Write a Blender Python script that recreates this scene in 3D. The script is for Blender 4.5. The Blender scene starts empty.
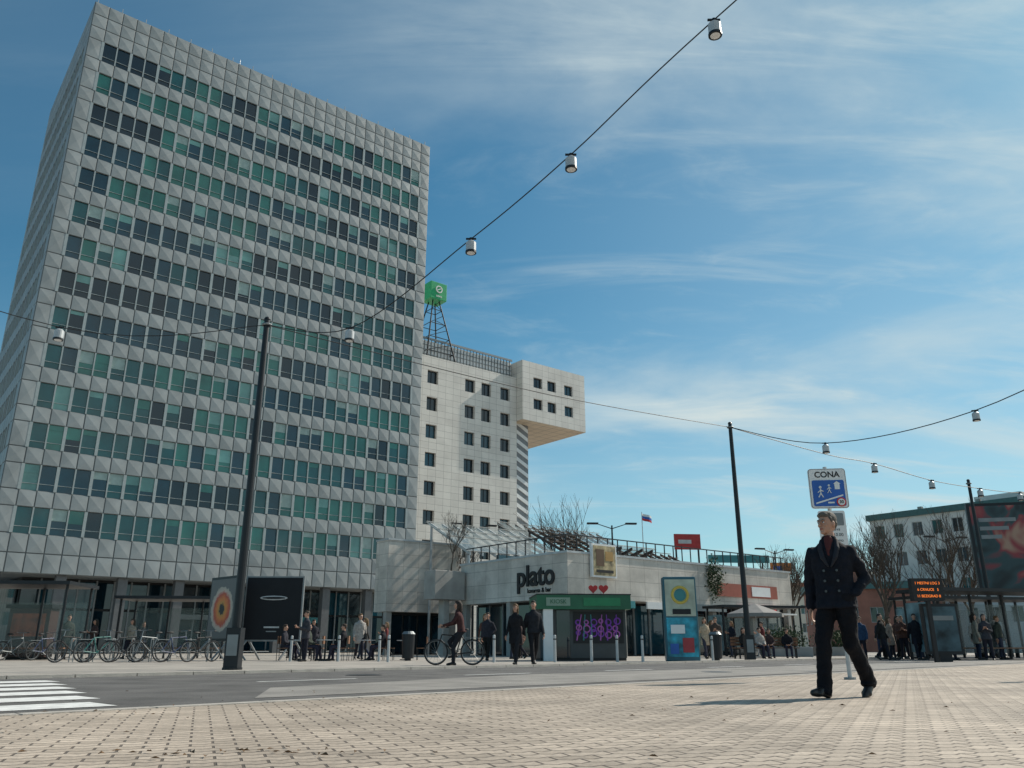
import bpy, math, random
from mathutils import Matrix, Vector
random.seed(7)
R=random.Random(11)
S=bpy.context.scene
S.view_settings.view_transform='Standard'
try: S.view_settings.look='None'
except Exception: pass
S.view_settings.exposure=0
COL=S.collection

# ------------------------------------------------------------------ materials
MATS={}
def mat(name,col,rough=.6,metal=0,var=.12,vs=3.0,bump=0,bs=40,spec=.5,emis=0,alpha=1):
    if name in MATS: return MATS[name]
    m=bpy.data.materials.new(name); m.use_nodes=True
    nt=m.node_tree; N=nt.nodes; L=nt.links
    b=N['Principled BSDF']
    b.inputs['Roughness'].default_value=rough
    b.inputs['Metallic'].default_value=metal
    b.inputs['Specular IOR Level'].default_value=spec
    b.inputs['Alpha'].default_value=alpha
    tc=N.new('ShaderNodeTexCoord')
    nz=N.new('ShaderNodeTexNoise'); nz.inputs['Scale'].default_value=vs; nz.inputs['Detail'].default_value=5
    L.new(tc.outputs['Object'],nz.inputs['Vector'])
    rp=N.new('ShaderNodeValToRGB')
    c=col
    rp.color_ramp.elements[0].position=.3; rp.color_ramp.elements[1].position=.7
    rp.color_ramp.elements[0].color=(c[0]*(1-var),c[1]*(1-var),c[2]*(1-var),1)
    rp.color_ramp.elements[1].color=(min(1,c[0]*(1+var)),min(1,c[1]*(1+var)),min(1,c[2]*(1+var)),1)
    L.new(nz.outputs['Fac'],rp.inputs['Fac']); L.new(rp.outputs['Color'],b.inputs['Base Color'])
    if bump:
        n2=N.new('ShaderNodeTexNoise'); n2.inputs['Scale'].default_value=bs; n2.inputs['Detail'].default_value=4
        L.new(tc.outputs['Object'],n2.inputs['Vector'])
        bp=N.new('ShaderNodeBump'); bp.inputs['Strength'].default_value=bump; bp.inputs['Distance'].default_value=.02
        L.new(n2.outputs['Fac'],bp.inputs['Height']); L.new(bp.outputs['Normal'],b.inputs['Normal'])
    if emis:
        b.inputs['Emission Color'].default_value=(*col,1); b.inputs['Emission Strength'].default_value=emis
    MATS[name]=m; return m

def tile(name,c1,c2,joint,w,h,jw=.015,rough=.6,offset=0.0,ground=False,rot=0,bump=.4,dirt=.25,dist=.01,dscale=.35,warp=0):
    m=bpy.data.materials.new(name); m.use_nodes=True
    nt=m.node_tree; N=nt.nodes; L=nt.links; b=N['Principled BSDF']
    b.inputs['Roughness'].default_value=rough
    tc=N.new('ShaderNodeTexCoord')
    if ground:
        mp=N.new('ShaderNodeMapping'); mp.inputs['Rotation'].default_value=(0,0,rot)
        L.new(tc.outputs['Object'],mp.inputs['Vector']); vec=mp.outputs['Vector']
        if warp:   # zig-zag edge of interlocking pavers
            sp=N.new('ShaderNodeSeparateXYZ'); L.new(vec,sp.inputs['Vector'])
            q=N.new('ShaderNodeMath'); q.operation='PINGPONG'; q.inputs[1].default_value=w*.25; L.new(sp.outputs['X'],q.inputs[0])
            ad=N.new('ShaderNodeMath'); ad.operation='MULTIPLY_ADD'; L.new(q.outputs[0],ad.inputs[0]); ad.inputs[1].default_value=warp; L.new(sp.outputs['Y'],ad.inputs[2])
            cb=N.new('ShaderNodeCombineXYZ'); L.new(sp.outputs['X'],cb.inputs['X']); L.new(ad.outputs[0],cb.inputs['Y']); vec=cb.outputs['Vector']
    else:
        sp=N.new('ShaderNodeSeparateXYZ'); L.new(tc.outputs['Object'],sp.inputs['Vector'])
        ad=N.new('ShaderNodeMath'); ad.operation='ADD'; L.new(sp.outputs['X'],ad.inputs[0]); L.new(sp.outputs['Y'],ad.inputs[1])
        cb=N.new('ShaderNodeCombineXYZ'); L.new(ad.outputs[0],cb.inputs['X']); L.new(sp.outputs['Z'],cb.inputs['Y']); vec=cb.outputs['Vector']
    br=N.new('ShaderNodeTexBrick'); br.offset=offset
    br.inputs['Scale'].default_value=1; br.inputs['Brick Width'].default_value=w; br.inputs['Row Height'].default_value=h
    br.inputs['Mortar Size'].default_value=jw; br.inputs['Mortar Smooth'].default_value=.3
    br.inputs['Color1'].default_value=(*c1,1); br.inputs['Color2'].default_value=(*c2,1); br.inputs['Mortar'].default_value=(*joint,1)
    L.new(vec,br.inputs['Vector'])
    nz=N.new('ShaderNodeTexNoise'); nz.inputs['Scale'].default_value=dscale; nz.inputs['Detail'].default_value=8; nz.inputs['Roughness'].default_value=.65
    L.new(tc.outputs['Object'],nz.inputs['Vector'])
    mr=N.new('ShaderNodeMapRange'); mr.inputs['From Min'].default_value=.3; mr.inputs['From Max'].default_value=.7
    mr.inputs['To Min'].default_value=1-dirt; mr.inputs['To Max'].default_value=1+dirt*.5
    L.new(nz.outputs['Fac'],mr.inputs['Value'])
    mx=N.new('ShaderNodeMix'); mx.data_type='RGBA'; mx.blend_type='MULTIPLY'; mx.inputs[0].default_value=1
    L.new(br.outputs['Color'],mx.inputs[6]); L.new(mr.outputs['Result'],mx.inputs[7])
    n3=N.new('ShaderNodeTexNoise'); n3.inputs['Scale'].default_value=25; n3.inputs['Detail'].default_value=6
    L.new(tc.outputs['Object'],n3.inputs['Vector'])
    m3=N.new('ShaderNodeMapRange'); m3.inputs['To Min'].default_value=.72; m3.inputs['To Max'].default_value=1.25
    L.new(n3.outputs['Fac'],m3.inputs['Value'])
    mx2=N.new('ShaderNodeMix'); mx2.data_type='RGBA'; mx2.blend_type='MULTIPLY'; mx2.inputs[0].default_value=1
    L.new(mx.outputs[2],mx2.inputs[6]); L.new(m3.outputs['Result'],mx2.inputs[7])
    L.new(mx2.outputs[2],b.inputs['Base Color'])
    inv=N.new('ShaderNodeMath'); inv.operation='SUBTRACT'; inv.inputs[0].default_value=1; L.new(br.outputs['Fac'],inv.inputs[1])
    ad2=N.new('ShaderNodeMath'); ad2.operation='MULTIPLY_ADD'; L.new(n3.outputs['Fac'],ad2.inputs[0]); ad2.inputs[1].default_value=.5; L.new(inv.outputs[0],ad2.inputs[2])
    bp=N.new('ShaderNodeBump'); bp.inputs['Strength'].default_value=bump; bp.inputs['Distance'].default_value=dist
    L.new(ad2.outputs[0],bp.inputs['Height']); L.new(bp.outputs['Normal'],b.inputs['Normal'])
    MATS[name]=m; return m

def glass(name,col,rough=.04,spec=.8):
    return mat(name,col,rough,0,.35,.35,bump=.04,bs=.9,spec=spec)

WHITE=mat('tower_panel',(.31,.335,.34),.5,0,.18,.5,bump=.1,bs=8)
JOINT=mat('panel_joint',(.13,.145,.15),.6)
MULL=mat('aluminium',(.36,.40,.40),.4,.2,.08)
G1=glass('glass_blue',(.008,.05,.075)); G2=glass('glass_dark',(.005,.018,.028))
G3=glass('glass_green',(.03,.17,.14)); G4=glass('glass_pale',(.14,.32,.29)); G5=glass('glass_teal',(.012,.095,.10))
BLIND=mat('blind',(.32,.42,.40),.7)
DARK=mat('dark_metal',(.015,.018,.022),.45,.3)
BLACK=mat('black_matte',(.010,.011,.013),.6)
GREY=mat('grey_metal',(.22,.24,.25),.45,.3)
LGREY=mat('light_grey_metal',(.45,.47,.48),.45,.2)
CONC=mat('concrete',(.34,.33,.31),.8,0,.18,1.2,bump=.3)
RED=mat('red_paint',(.55,.03,.03),.5); ORANGE=mat('orange_paint',(.75,.22,.04),.5)
GREEN=mat('green_paint',(.015,.12,.06),.45); TEAL=mat('teal_paint',(.04,.22,.24),.45)
BLUE=mat('blue_paint',(.02,.11,.42),.45)
WP=mat('white_paint',(.75,.76,.76),.5,0,.05); PURP=mat('purple_paint',(.22,.05,.42),.5)
WOOD=mat('wood',(.20,.10,.055),.7,0,.3,6); SKINM=mat('skin',(.48,.26,.18),.5,0,.08,20)
BARK=mat('bark',(.085,.065,.05),.9,0,.3,10)
FOL=mat('foliage',(.045,.075,.03),.8,0,.45,5)
CREAM=mat('cream_wall',(.58,.54,.46),.8,0,.1,.5)

# ------------------------------------------------------------------ mesh builder
class MB:
    def __init__(s): s.v=[];s.f=[];s.mi=[];s.ms=[];s.M=Matrix.Identity(4)
    def m(s,mt):
        if mt not in s.ms: s.ms.append(mt)
        return s.ms.index(mt)
    def add(s,pts,faces,mt):
        o=len(s.v); s.v+= [tuple(s.M@Vector(p)) for p in pts]; i=s.m(mt)
        for f in faces: s.f.append(tuple(o+k for k in f)); s.mi.append(i)
    def poly(s,pts,mt): s.add(pts,[tuple(range(len(pts)))],mt)
    def box(s,x0,x1,y0,y1,z0,z1,mt):
        s.add([(x0,y0,z0),(x1,y0,z0),(x1,y1,z0),(x0,y1,z0),(x0,y0,z1),(x1,y0,z1),(x1,y1,z1),(x0,y1,z1)],
              [(0,3,2,1),(4,5,6,7),(0,1,5,4),(1,2,6,5),(2,3,7,6),(3,0,4,7)],mt)
    def tube(s,p0,p1,r0,r1,n,mt,caps=True):
        p0=Vector(p0);p1=Vector(p1);d=p1-p0
        if d.length<1e-6:return
        d.normalize(); a=Vector((0,0,1)) if abs(d.z)<.9 else Vector((1,0,0))
        u=d.cross(a).normalized(); w=d.cross(u)
        pts=[]
        for p,r in((p0,r0),(p1,r1)):
            for k in range(n):
                t=2*math.pi*k/n; pts.append(p+u*(math.cos(t)*r)+w*(math.sin(t)*r))
        fs=[(k,(k+1)%n,n+(k+1)%n,n+k) for k in range(n)]
        if caps: fs+=[tuple(range(n-1,-1,-1)),tuple(range(n,2*n))]
        s.add(pts,fs,mt)
    def ell(s,c,r,mt,nu=12,nv=8):
        pts=[];fs=[]
        for j in range(1,nv):
            ph=math.pi*j/nv
            for i in range(nu):
                t=2*math.pi*i/nu
                pts.append((c[0]+r[0]*math.sin(ph)*math.cos(t),c[1]+r[1]*math.sin(ph)*math.sin(t),c[2]+r[2]*math.cos(ph)))
        top=len(pts);pts.append((c[0],c[1],c[2]+r[2]));bot=top+1;pts.append((c[0],c[1],c[2]-r[2]))
        for j in range(nv-2):
            for i in range(nu):
                a=j*nu+i;b=j*nu+(i+1)%nu; fs.append((a,a+nu,b+nu,b))
        for i in range(nu):
            fs.append((top,i,(i+1)%nu)); k=(nv-2)*nu; fs.append((bot,k+(i+1)%nu,k+i))
        s.add(pts,fs,mt)
    def limb(s,ps,rs,mt,n=12):
        for i in range(len(ps)-1): s.tube(ps[i],ps[i+1],rs[i],rs[i+1],n,mt)
        for p,r in zip(ps,rs): s.ell(p,(r,r,r),mt,n,max(6,n//2))
    def rings(s,rs,mt,n=20):
        pts=[];fs=[]
        for (z,cx,cy,rx,ry) in rs:
            for i in range(n):
                t=2*math.pi*i/n; c,q=math.cos(t),math.sin(t); e=.8
                pts.append((cx+rx*math.copysign(abs(c)**e,c),cy+ry*math.copysign(abs(q)**e,q),z))
        for j in range(len(rs)-1):
            for i in range(n):
                a=j*n+i;b=j*n+(i+1)%n; fs.append((a,b,b+n,a+n))
        fs.append(tuple(range(n-1,-1,-1))); k=(len(rs)-1)*n; fs.append(tuple(range(k,k+n)))
        s.add(pts,fs,mt)
    def ring(s,c,r,tr,axis,mt,n=28,m=6):
        pts=[];fs=[]
        for i in range(n):
            t=2*math.pi*i/n
            for j in range(m):
                q=2*math.pi*j/m; rr=r+tr*math.cos(q); h=tr*math.sin(q)
                if axis=='y': pts.append((c[0]+rr*math.cos(t),c[1]+h,c[2]+rr*math.sin(t)))
                else: pts.append((c[0]+rr*math.cos(t),c[1]+rr*math.sin(t),c[2]+h))
        for i in range(n):
            for j in range(m):
                fs.append((i*m+j,((i+1)%n)*m+j,((i+1)%n)*m+(j+1)%m,i*m+(j+1)%m))
        s.add(pts,fs,mt)
    def make(s,name,M=None,parent=None,smooth=False,bevel=0,remesh=0,disp=0):
        me=bpy.data.meshes.new(name); me.from_pydata(s.v,[],s.f)
        for mt in s.ms: me.materials.append(mt)
        me.polygons.foreach_set('material_index',s.mi)
        if smooth or remesh: me.polygons.foreach_set('use_smooth',[True]*len(s.f))
        me.update(); me.validate()
        ob=bpy.data.objects.new(name,me); COL.objects.link(ob)
        if parent: ob.parent=parent
        if M is not None: ob.matrix_local=M
        if bevel:
            b=ob.modifiers.new('b','BEVEL'); b.width=bevel; b.segments=2; b.limit_method='ANGLE'
        if remesh:
            r=ob.modifiers.new('r','REMESH'); r.mode='VOXEL'; r.voxel_size=remesh; r.use_smooth_shade=True
            q=ob.modifiers.new('s','SMOOTH'); q.factor=.5; q.iterations=3
            if disp:
                tx=bpy.data.textures.new(name+'_t','CLOUDS'); tx.noise_scale=.09; tx.noise_depth=2
                dm=ob.modifiers.new('d','DISPLACE'); dm.texture=tx; dm.strength=disp; dm.mid_level=.5
        return ob
def empty(name,M=None):
    e=bpy.data.objects.new(name,None); e.empty_display_size=.3; COL.objects.link(e)
    if M is not None: e.matrix_local=M
    return e
def frame(x,y,z=0,ang=0): return Matrix.Translation((x,y,z))@Matrix.Rotation(ang,4,'Z')
GA=math.atan2(.625,.781)   # street grid angle
D=Vector((.781,.625,0)); E=Vector((-.625,.781,0))

def text(body,name,M,size,mt,parent=None,ext=.02,bold=0):
    c=bpy.data.curves.new(name,'FONT'); c.body=body; c.size=size; c.extrude=ext; c.offset=bold; c.align_x='CENTER'; c.align_y='CENTER'
    t=bpy.data.objects.new('tmp',c); COL.objects.link(t); bpy.context.view_layer.update()
    me=bpy.data.meshes.new_from_object(t.evaluated_get(bpy.context.evaluated_depsgraph_get()))
    bpy.data.objects.remove(t); me.name=name; me.materials.clear(); me.materials.append(mt)
    o=bpy.data.objects.new(name,me); COL.objects.link(o)
    if parent:o.parent=parent
    o.matrix_local=M; return o
UP=Matrix.Rotation(math.radians(90),4,'X')

def wall(mb,x0,x1,z0,z1,wins,wm,pick,dep=.2,frm=None,y=0):
    xs=sorted(set([x0,x1]+[a for w in wins for a in w[:2]])); zs=sorted(set([z0,z1]+[a for w in wins for a in w[2:]]))
    def inwin(cx,cz):
        return any(w[0]<cx<w[1] and w[2]<cz<w[3] for w in wins)
    for i in range(len(xs)-1):
        for j in range(len(zs)-1):
            if not inwin((xs[i]+xs[i+1])/2,(zs[j]+zs[j+1])/2):
                mb.poly([(xs[i],y,zs[j]),(xs[i+1],y,zs[j]),(xs[i+1],y,zs[j+1]),(xs[i],y,zs[j+1])],wm)
    for (a,b,c,d) in wins:
        k=y+dep
        mb.poly([(a,y,c),(b,y,c),(b,k,c),(a,k,c)],wm); mb.poly([(a,y,d),(a,k,d),(b,k,d),(b,y,d)],wm)
        mb.poly([(a,y,c),(a,k,c),(a,k,d),(a,y,d)],wm); mb.poly([(b,y,c),(b,y,d),(b,k,d),(b,k,c)],wm)
        mb.poly([(a,k,c),(b,k,c),(b,k,d),(a,k,d)],pick())
        if frm:
            t=.06
            mb.box(a,b,k-.05,k-.004,c,c+t,frm);mb.box(a,b,k-.05,k-.004,d-t,d,frm)
            mb.box(a,a+t,k-.05,k-.004,c+t,d-t,frm);mb.box(b-t,b,k-.05,k-.004,c+t,d-t,frm)
            mm=(a+b)/2; mb.box(mm-t/2,mm+t/2,k-.05,k-.004,c+t,d-t,frm)

# ------------------------------------------------------------------ camera, light, sky
cam=bpy.data.cameras.new('camera'); co=bpy.data.objects.new('camera',cam); COL.objects.link(co)
cam.lens=28.48; cam.sensor_width=36; cam.clip_end=6000; cam.clip_start=.05
co.location=(0,0,.48); co.rotation_euler=(math.radians(108),0,0); S.camera=co
saz=math.radians(59); sel=math.radians(40)
sd=Vector((math.sin(saz)*math.cos(sel),math.cos(saz)*math.cos(sel),math.sin(sel)))
sl=bpy.data.lights.new('sun','SUN'); sl.energy=5.0; sl.angle=math.radians(.5); sl.color=(1,.92,.80)
so=bpy.data.objects.new('sun',sl); COL.objects.link(so); so.rotation_euler=sd.to_track_quat('Z','Y').to_euler(); so.location=(60,40,80)
W=bpy.data.worlds.new('World'); S.world=W; W.use_nodes=True
N=W.node_tree.nodes; L=W.node_tree.links; bg=N['Background']; bg.inputs['Strength'].default_value=.10
sk=N.new('ShaderNodeTexSky'); sk.sky_type='NISHITA'; sk.sun_disc=False; sk.sun_elevation=sel; sk.sun_rotation=saz
sk.air_density=1.0; sk.dust_density=.4; sk.ozone_density=2.5
tc=N.new('ShaderNodeTexCoord'); sp=N.new('ShaderNodeSeparateXYZ'); L.new(tc.outputs['Generated'],sp.inputs[0])
za=N.new('ShaderNodeMath'); za.operation='ADD'; za.inputs[1].default_value=.18; L.new(sp.outputs['Z'],za.inputs[0])
zm=N.new('ShaderNodeMath'); zm.operation='MAXIMUM'; zm.inputs[1].default_value=.05; L.new(za.outputs[0],zm.inputs[0])
dx=N.new('ShaderNodeMath'); dx.operation='DIVIDE'; L.new(sp.outputs['X'],dx.inputs[0]); L.new(zm.outputs[0],dx.inputs[1])
dy=N.new('ShaderNodeMath'); dy.operation='DIVIDE'; L.new(sp.outputs['Y'],dy.inputs[0]); L.new(zm.outputs[0],dy.inputs[1])
cb=N.new('ShaderNodeCombineXYZ'); L.new(dx.outputs[0],cb.inputs[0]); L.new(dy.outputs[0],cb.inputs[1])
def cloud(rot,scale,sc,detail,lo,hi,loc=(0,0,0),dist=.6,ro=.55):
    mp=N.new('ShaderNodeMapping'); mp.inputs['Rotation'].default_value=(0,0,rot); mp.inputs['Scale'].default_value=scale; mp.inputs['Location'].default_value=loc
    L.new(cb.outputs[0],mp.inputs[0])
    nz=N.new('ShaderNodeTexNoise'); nz.inputs['Scale'].default_value=sc; nz.inputs['Detail'].default_value=detail; nz.inputs['Roughness'].default_value=ro; nz.inputs['Distortion'].default_value=dist
    L.new(mp.outputs[0],nz.inputs['Vector'])
    mr=N.new('ShaderNodeMapRange'); mr.interpolation_type='SMOOTHSTEP'; mr.inputs['From Min'].default_value=lo; mr.inputs['From Max'].default_value=hi; L.new(nz.outputs['Fac'],mr.inputs['Value'])
    return mr.outputs['Result']
def MR(src,a,b,c,d):
    m=N.new('ShaderNodeMapRange'); m.interpolation_type='SMOOTHSTEP'
    for k,v in zip(('From Min','From Max','To Min','To Max'),(a,b,c,d)): m.inputs[k].default_value=v
    L.new(src,m.inputs['Value']); return m.outputs['Result']
def MA(op,a,b):
    m=N.new('ShaderNodeMath'); m.operation=op
    for i,v in enumerate((a,b)):
        if isinstance(v,(int,float)): m.inputs[i].default_value=v
        else: L.new(v,m.inputs[i])
    return m.outputs[0]
c1=cloud(math.radians(-38),(.7,1.1,1),1.0,10,.43,.70,(3.1,1.2,0),.5)
c2=cloud(math.radians(-50),(.45,1.7,1),2.6,11,.48,.78,(1.7,4.2,0),1.0,.6)
c3=cloud(math.radians(20),(.8,1.5,1),4.5,11,.5,.8,(7.7,2.2,0),.6,.62)
cc=MA('ADD',MA('ADD',MA('MULTIPLY',c1,.62),MA('MULTIPLY',c2,.42)),MA('MULTIPLY',c3,.22))
cc=MA('MULTIPLY',cc,MR(sp.outputs['X'],-.42,.30,.10,1.05))
cc=MA('ADD',cc,MR(sp.outputs['X'],-.15,.55,.0,.22))
cc=MA('ADD',cc,MR(sp.outputs['Z'],.0,.42,.36,0.0))
mq=N.new('ShaderNodeMath'); mq.operation='MULTIPLY'; mq.use_clamp=True; L.new(cc,mq.inputs[0]); mq.inputs[1].default_value=.92
tint=N.new('ShaderNodeMix'); tint.data_type='RGBA'; tint.blend_type='MULTIPLY'; tint.inputs[0].default_value=1; tint.inputs[7].default_value=(.48,.98,.98,1)
L.new(sk.outputs[0],tint.inputs[6])
mx=N.new('ShaderNodeMix'); mx.data_type='RGBA'; mx.inputs[7].default_value=(6.2,7.2,7.3,1)
L.new(mq.outputs[0],mx.inputs[0]); L.new(tint.outputs[2],mx.inputs[6]); L.new(mx.outputs[2],bg.inputs['Color'])

# ------------------------------------------------------------------ ground
RD=Vector((.70,.714,0)).normalized(); RN=Vector((-RD.y,RD.x,0))
RA=math.atan2(RD.y,RD.x)
far_pave=tile('plaza_slabs',(.42,.385,.34),(.35,.32,.285),(.20,.185,.17),.8,.4,.012,.75,.5,True,RA,.3,.25)
paver=tile('interlocking_pavers',(.53,.445,.36),(.39,.325,.26),(.13,.105,.085),.22,.11,.008,.8,.5,True,-.35,.9,.42,.014,.55,.5)
g=MB(); g.poly([(-2500,-2500,0),(2500,-2500,0),(2500,2500,0),(-2500,2500,0)],far_pave); g.make('ground')
O0=Vector((-4.0,6.8,0))-RN*.55
def rp(a,b,z): p=O0+RD*a+RN*b; return (p.x,p.y,z)
g=MB(); g.poly([rp(-60,0,.004),rp(-60,-40,.004),rp(110,-40,.004),rp(110,0,.004)],paver)
g.make('plaza_paving')
asph=mat('asphalt',(.125,.12,.115),.85,0,.32,1.3,bump=.8,bs=120)
g=MB(); g.poly([rp(-60,.16,.008),rp(90,.16,.008),rp(90,7.9,.008),rp(-60,7.9,.008)],asph); g.make('road')
kerb=mat('kerb_stone',(.42,.39,.35),.8,0,.15,4,bump=.3)
g=MB()
for i in range(-40,90):
    for b0,b1,h in((0,.15,.012),(7.9,8.08,.06)):
        p=[rp(i+.01,b0,0),rp(i+.99,b0,0),rp(i+.99,b1,0),rp(i+.01,b1,0)]; q=[(x,y,h) for x,y,_ in p]
        g.add(p+q,[(4,5,6,7),(0,1,5,4),(1,2,6,5),(2,3,7,6),(3,0,4,7)],kerb)
g.make('kerb')
mk=mat('road_marking',(.70,.70,.68),.7,0,.20,7,bump=.2)
g=MB()
for k in range(6):
    b=.45+k*1.15; e1=.75+.24*b
    g.poly([rp(-5,b,.012),rp(e1,b,.012),rp(e1,b+.66,.012),rp(-5,b+.66,.012)],mk)
g.make('zebra_crossing')
g=MB()
for k in range(9): g.poly([rp(4.2+k*4,4.1,.012),rp(5.9+k*4,4.1,.012),rp(5.9+k*4,4.22,.012),rp(4.2+k*4,4.22,.012)],mk)
g.make('lane_marking')
lt=mat('light_asphalt',(.26,.245,.225),.85,0,.22,1.3,bump=.6,bs=120)
g=MB(); g.poly([rp(2.2,.6,.0115),rp(34,.4,.0115),rp(34,3.2,.0115),rp(9,3.6,.0115),rp(3.4,2.4,.0115)],lt); g.make('road_patch')
g=MB()
for (a,b,r) in((7,5.5,.32),(13,2.0,.3)):
    c=rp(a,b,.0118); g.tube((c[0],c[1],.009),(c[0],c[1],.014),r,r,24,DARK)
g.make('manhole_cover')
g=MB(); lf=mat('dry_leaf',(.13,.075,.035),.9)
for i in range(120):
    if i<35: x=-1.35+R.gauss(0,.3);y=4.15+R.gauss(0,.09)
    else: x=R.uniform(-5,6);y=R.uniform(3.9,10)
    if x>3 and y>8: continue
    a=R.uniform(0,6.3);l=R.uniform(.012,.03);z=.012
    g.poly([(x-l*math.cos(a),y-l*math.sin(a),z),(x+l*.4*math.sin(a),y-l*.4*math.cos(a),z+R.uniform(.002,.014)),(x+l*math.cos(a),y+l*math.sin(a),z),(x-l*.4*math.sin(a),y+l*.4*math.cos(a),z+R.uniform(.002,.01))],lf)
g.make('dry_leaves')

# ------------------------------------------------------------------ office tower
tw=empty('office_tower',frame(-37.4,58.6,0,GA))
def panel(mb,x0,x1,z0,z1):
    i=.05; a,b,c,d=x0+i,x1-i,z0+i,z1-i; y1=-.012
    O=[(x0,.03,z0),(x1,.03,z0),(x1,.03,z1),(x0,.03,z1)]; I=[(a,y1,c),(b,y1,c),(b,y1,d),(a,y1,d)]
    C=((x0+x1)/2,-.052,(z0+z1)/2)
    mb.add(O+I,[(0,1,5,4),(1,2,6,5),(2,3,7,6),(3,0,4,7)],JOINT)
    mb.add(I+[C],[(0,1,4),(1,2,4),(2,3,4),(3,0,4)],WHITE)
def pickT():
    r=R.random()
    return G1 if r<.32 else G2 if r<.48 else G5 if r<.76 else G3 if r<.94 else G4
HW=.97
def tower_face(nm,n,lm,rm,M):
    pm=MB();wm=MB();fm=MB()
    mod=1.19; Wd=lm+n*mod+rm
    cols=[(0,lm)]+[(lm+i*mod,lm+(i+1)*mod) for i in range(n)]+[(Wd-rm,Wd)]
    rows=[(5.6,7.03),(7.03,9.4-HW)]
    for k in range(14):
        c=9.4+3.19*k
        if k<13: rows.append((c+HW,c+3.19-HW))
    t0=9.4+3.19*13+HW
    rows+=[(t0,t0+(55.7-t0)/3),(t0+(55.7-t0)/3,t0+2*(55.7-t0)/3),(t0+2*(55.7-t0)/3,55.7)]
    for (a,b) in cols:
        for (c,d) in rows: panel(pm,a,b,c,d)
    for k in range(14):
        c=9.4+3.19*k; lo,hi=c-HW,c+HW
        panel(pm,0,lm,lo,hi); panel(pm,Wd-rm,Wd,lo,hi)
        prev=None
        for i in range(n):
            a=lm+i*mod;b=a+mod
            g_=pickT() if (prev is None or R.random()<.6) else prev
            prev=g_
            tx=R.uniform(-.012,.012);tz=R.uniform(-.012,.012)
            wm.poly([(a+.06,.13+tx,lo),(b-.06,.13-tx,lo),(b-.06,.13-tx+tz,hi),(a+.06,.13+tx+tz,hi)],g_)
            if R.random()<.25:
                hh=R.uniform(.3,1.2); wm.poly([(a+.08,.105,hi-hh),(b-.08,.105,hi-hh),(b-.08,.105,hi),(a+.08,.105,hi)],BLIND if R.random()<.4 else R.choice([G4,G3]))
            w_=.11 if i%2==0 else .05
            fm.box(a-w_,a+w_,-.03,.2,lo,hi,MULL)
            fm.box(a+w_,b-.06,.05,.098,lo+.50,lo+.54,MULL)
        fm.box(lm+n*mod-.1,lm+n*mod+.1,-.03,.2,lo,hi,MULL)
    pm.make(nm+'_panels',M,tw); wm.make(nm+'_windows',M,tw); fm.make(nm+'_mullions',M,tw)
    return Wd
Wf=tower_face('front',28,1.2,1.2,Matrix.Identity(4))
nd=15; Wd=2.4+nd*1.19
tower_face('side',nd,1.2,1.2,Matrix.Translation((-.002,Wd,0))@Matrix.Rotation(math.radians(-90),4,'Z'))
g=MB(); g.box(.25,Wf,.25,Wd,5.62,55.6,WHITE); g.box(.3,Wf-.3,.3,Wd-.3,55.6,55.9,GREY)
for i in range(18): g.box(i*2.05+.2,i*2.05+.26,.12,.18,55.7,56.2,LGREY)
g.tube((15,6,55.8),(15,6,61),.06,.03,6,GREY); g.tube((30,5,55.8),(30,5,58.5),.05,.03,6,GREY)
g.box(10,22,8,16,55.9,58.2,WHITE)
g.make('core_and_roof',None,tw)
g=MB(); CS=mat('column_stone',(.12,.125,.13),.6)
for i in range(9):
    x=.4+i*4.32; g.box(x,x+.7,.3,1.0,0,5.6,CS)
for i in range(1,5): g.box(.3,1.0,.3+i*4.6,1.0+i*4.6,0,5.599,CS)
g.make('columns',None,tw)
g=MB()
g.box(3,Wf-.5,4,Wd-1,.15,5.6,BLACK)
for i in range(24):
    x=3.1+i*1.32; g.poly([(x,3.9,.2),(x+1.2,3.9,.2),(x+1.2,3.9,3.2),(x,3.9,3.2)],R.choice([G2,G1,G2,G2])); g.box(x+1.2,x+1.32,3.82,3.99,.15,5.55,GREY)
    g.poly([(x,3.9,3.4),(x+1.2,3.9,3.4),(x+1.2,3.9,5.4),(x,3.9,5.4)],R.choice([G2,G2,G1]))
for i in range(12):
    y=4.5+i*1.3; g.poly([(2.9,y,.2),(2.9,y+1.2,.2),(2.9,y+1.2,5.4),(2.9,y,5.4)],R.choice([G2,G1]))
g.box(14,19,3.3,3.8,2.7,3.1,GREY); g.box(25,28,3.3,3.8,2.6,3.1,TEAL)
g.make('shopfront',None,tw)

# ------------------------------------------------------------------ second high-rise (white with cantilevered head)
bt=tile('stone_cladding',(.72,.69,.64),(.66,.63,.585),(.34,.325,.305),1.1,.8,.02,.6,0,False,0,.2,.16)
hb=empty('high_rise_building',frame(.6,100,0,GA))
gp=lambda: R.choice([G2,G2,G1,G1,G5])
gd=lambda: R.choice([G2,G2,G2,G1])
g=MB()
wins=[]
for k in range(9):
    z=3.6+3.35*k
    for x in (-15.5,-12.9,-7.4,-4.9,-1.9):
        w=1.5; wins.append((x-w/2,x+w/2,z,z+1.65))
wall(g,-17,0,0,33.8,wins,bt,gd,.4,DARK)
g.box(-16.9,-.1,.5,14,0,33.7,bt)
g.poly([(-17,0,0),(-17,14,0),(-17,14,33.8),(-17,0,33.8)],bt)
g.poly([(0,0,0),(0,0,33.8),(0,3,33.8),(0,3,0)],bt)
g.poly([(-17,0,33.8),(0,0,33.8),(0,14,33.8),(-17,14,33.8)],CONC)
g.make('main_block',None,hb)
g=MB()
g.box(-16.5,0,1.2,1.35,33.8,36.2,WP)
for i in range(34):
    x=-16.5+i*.49; g.box(x,x+.05,1.05,1.18,33.8,36.5,GREY)
g.box(-16.8,0,.9,1.04,36.3,36.55,GREY); g.box(-16.6,-2,3,12,33.85,36.8,CREAM)
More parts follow.
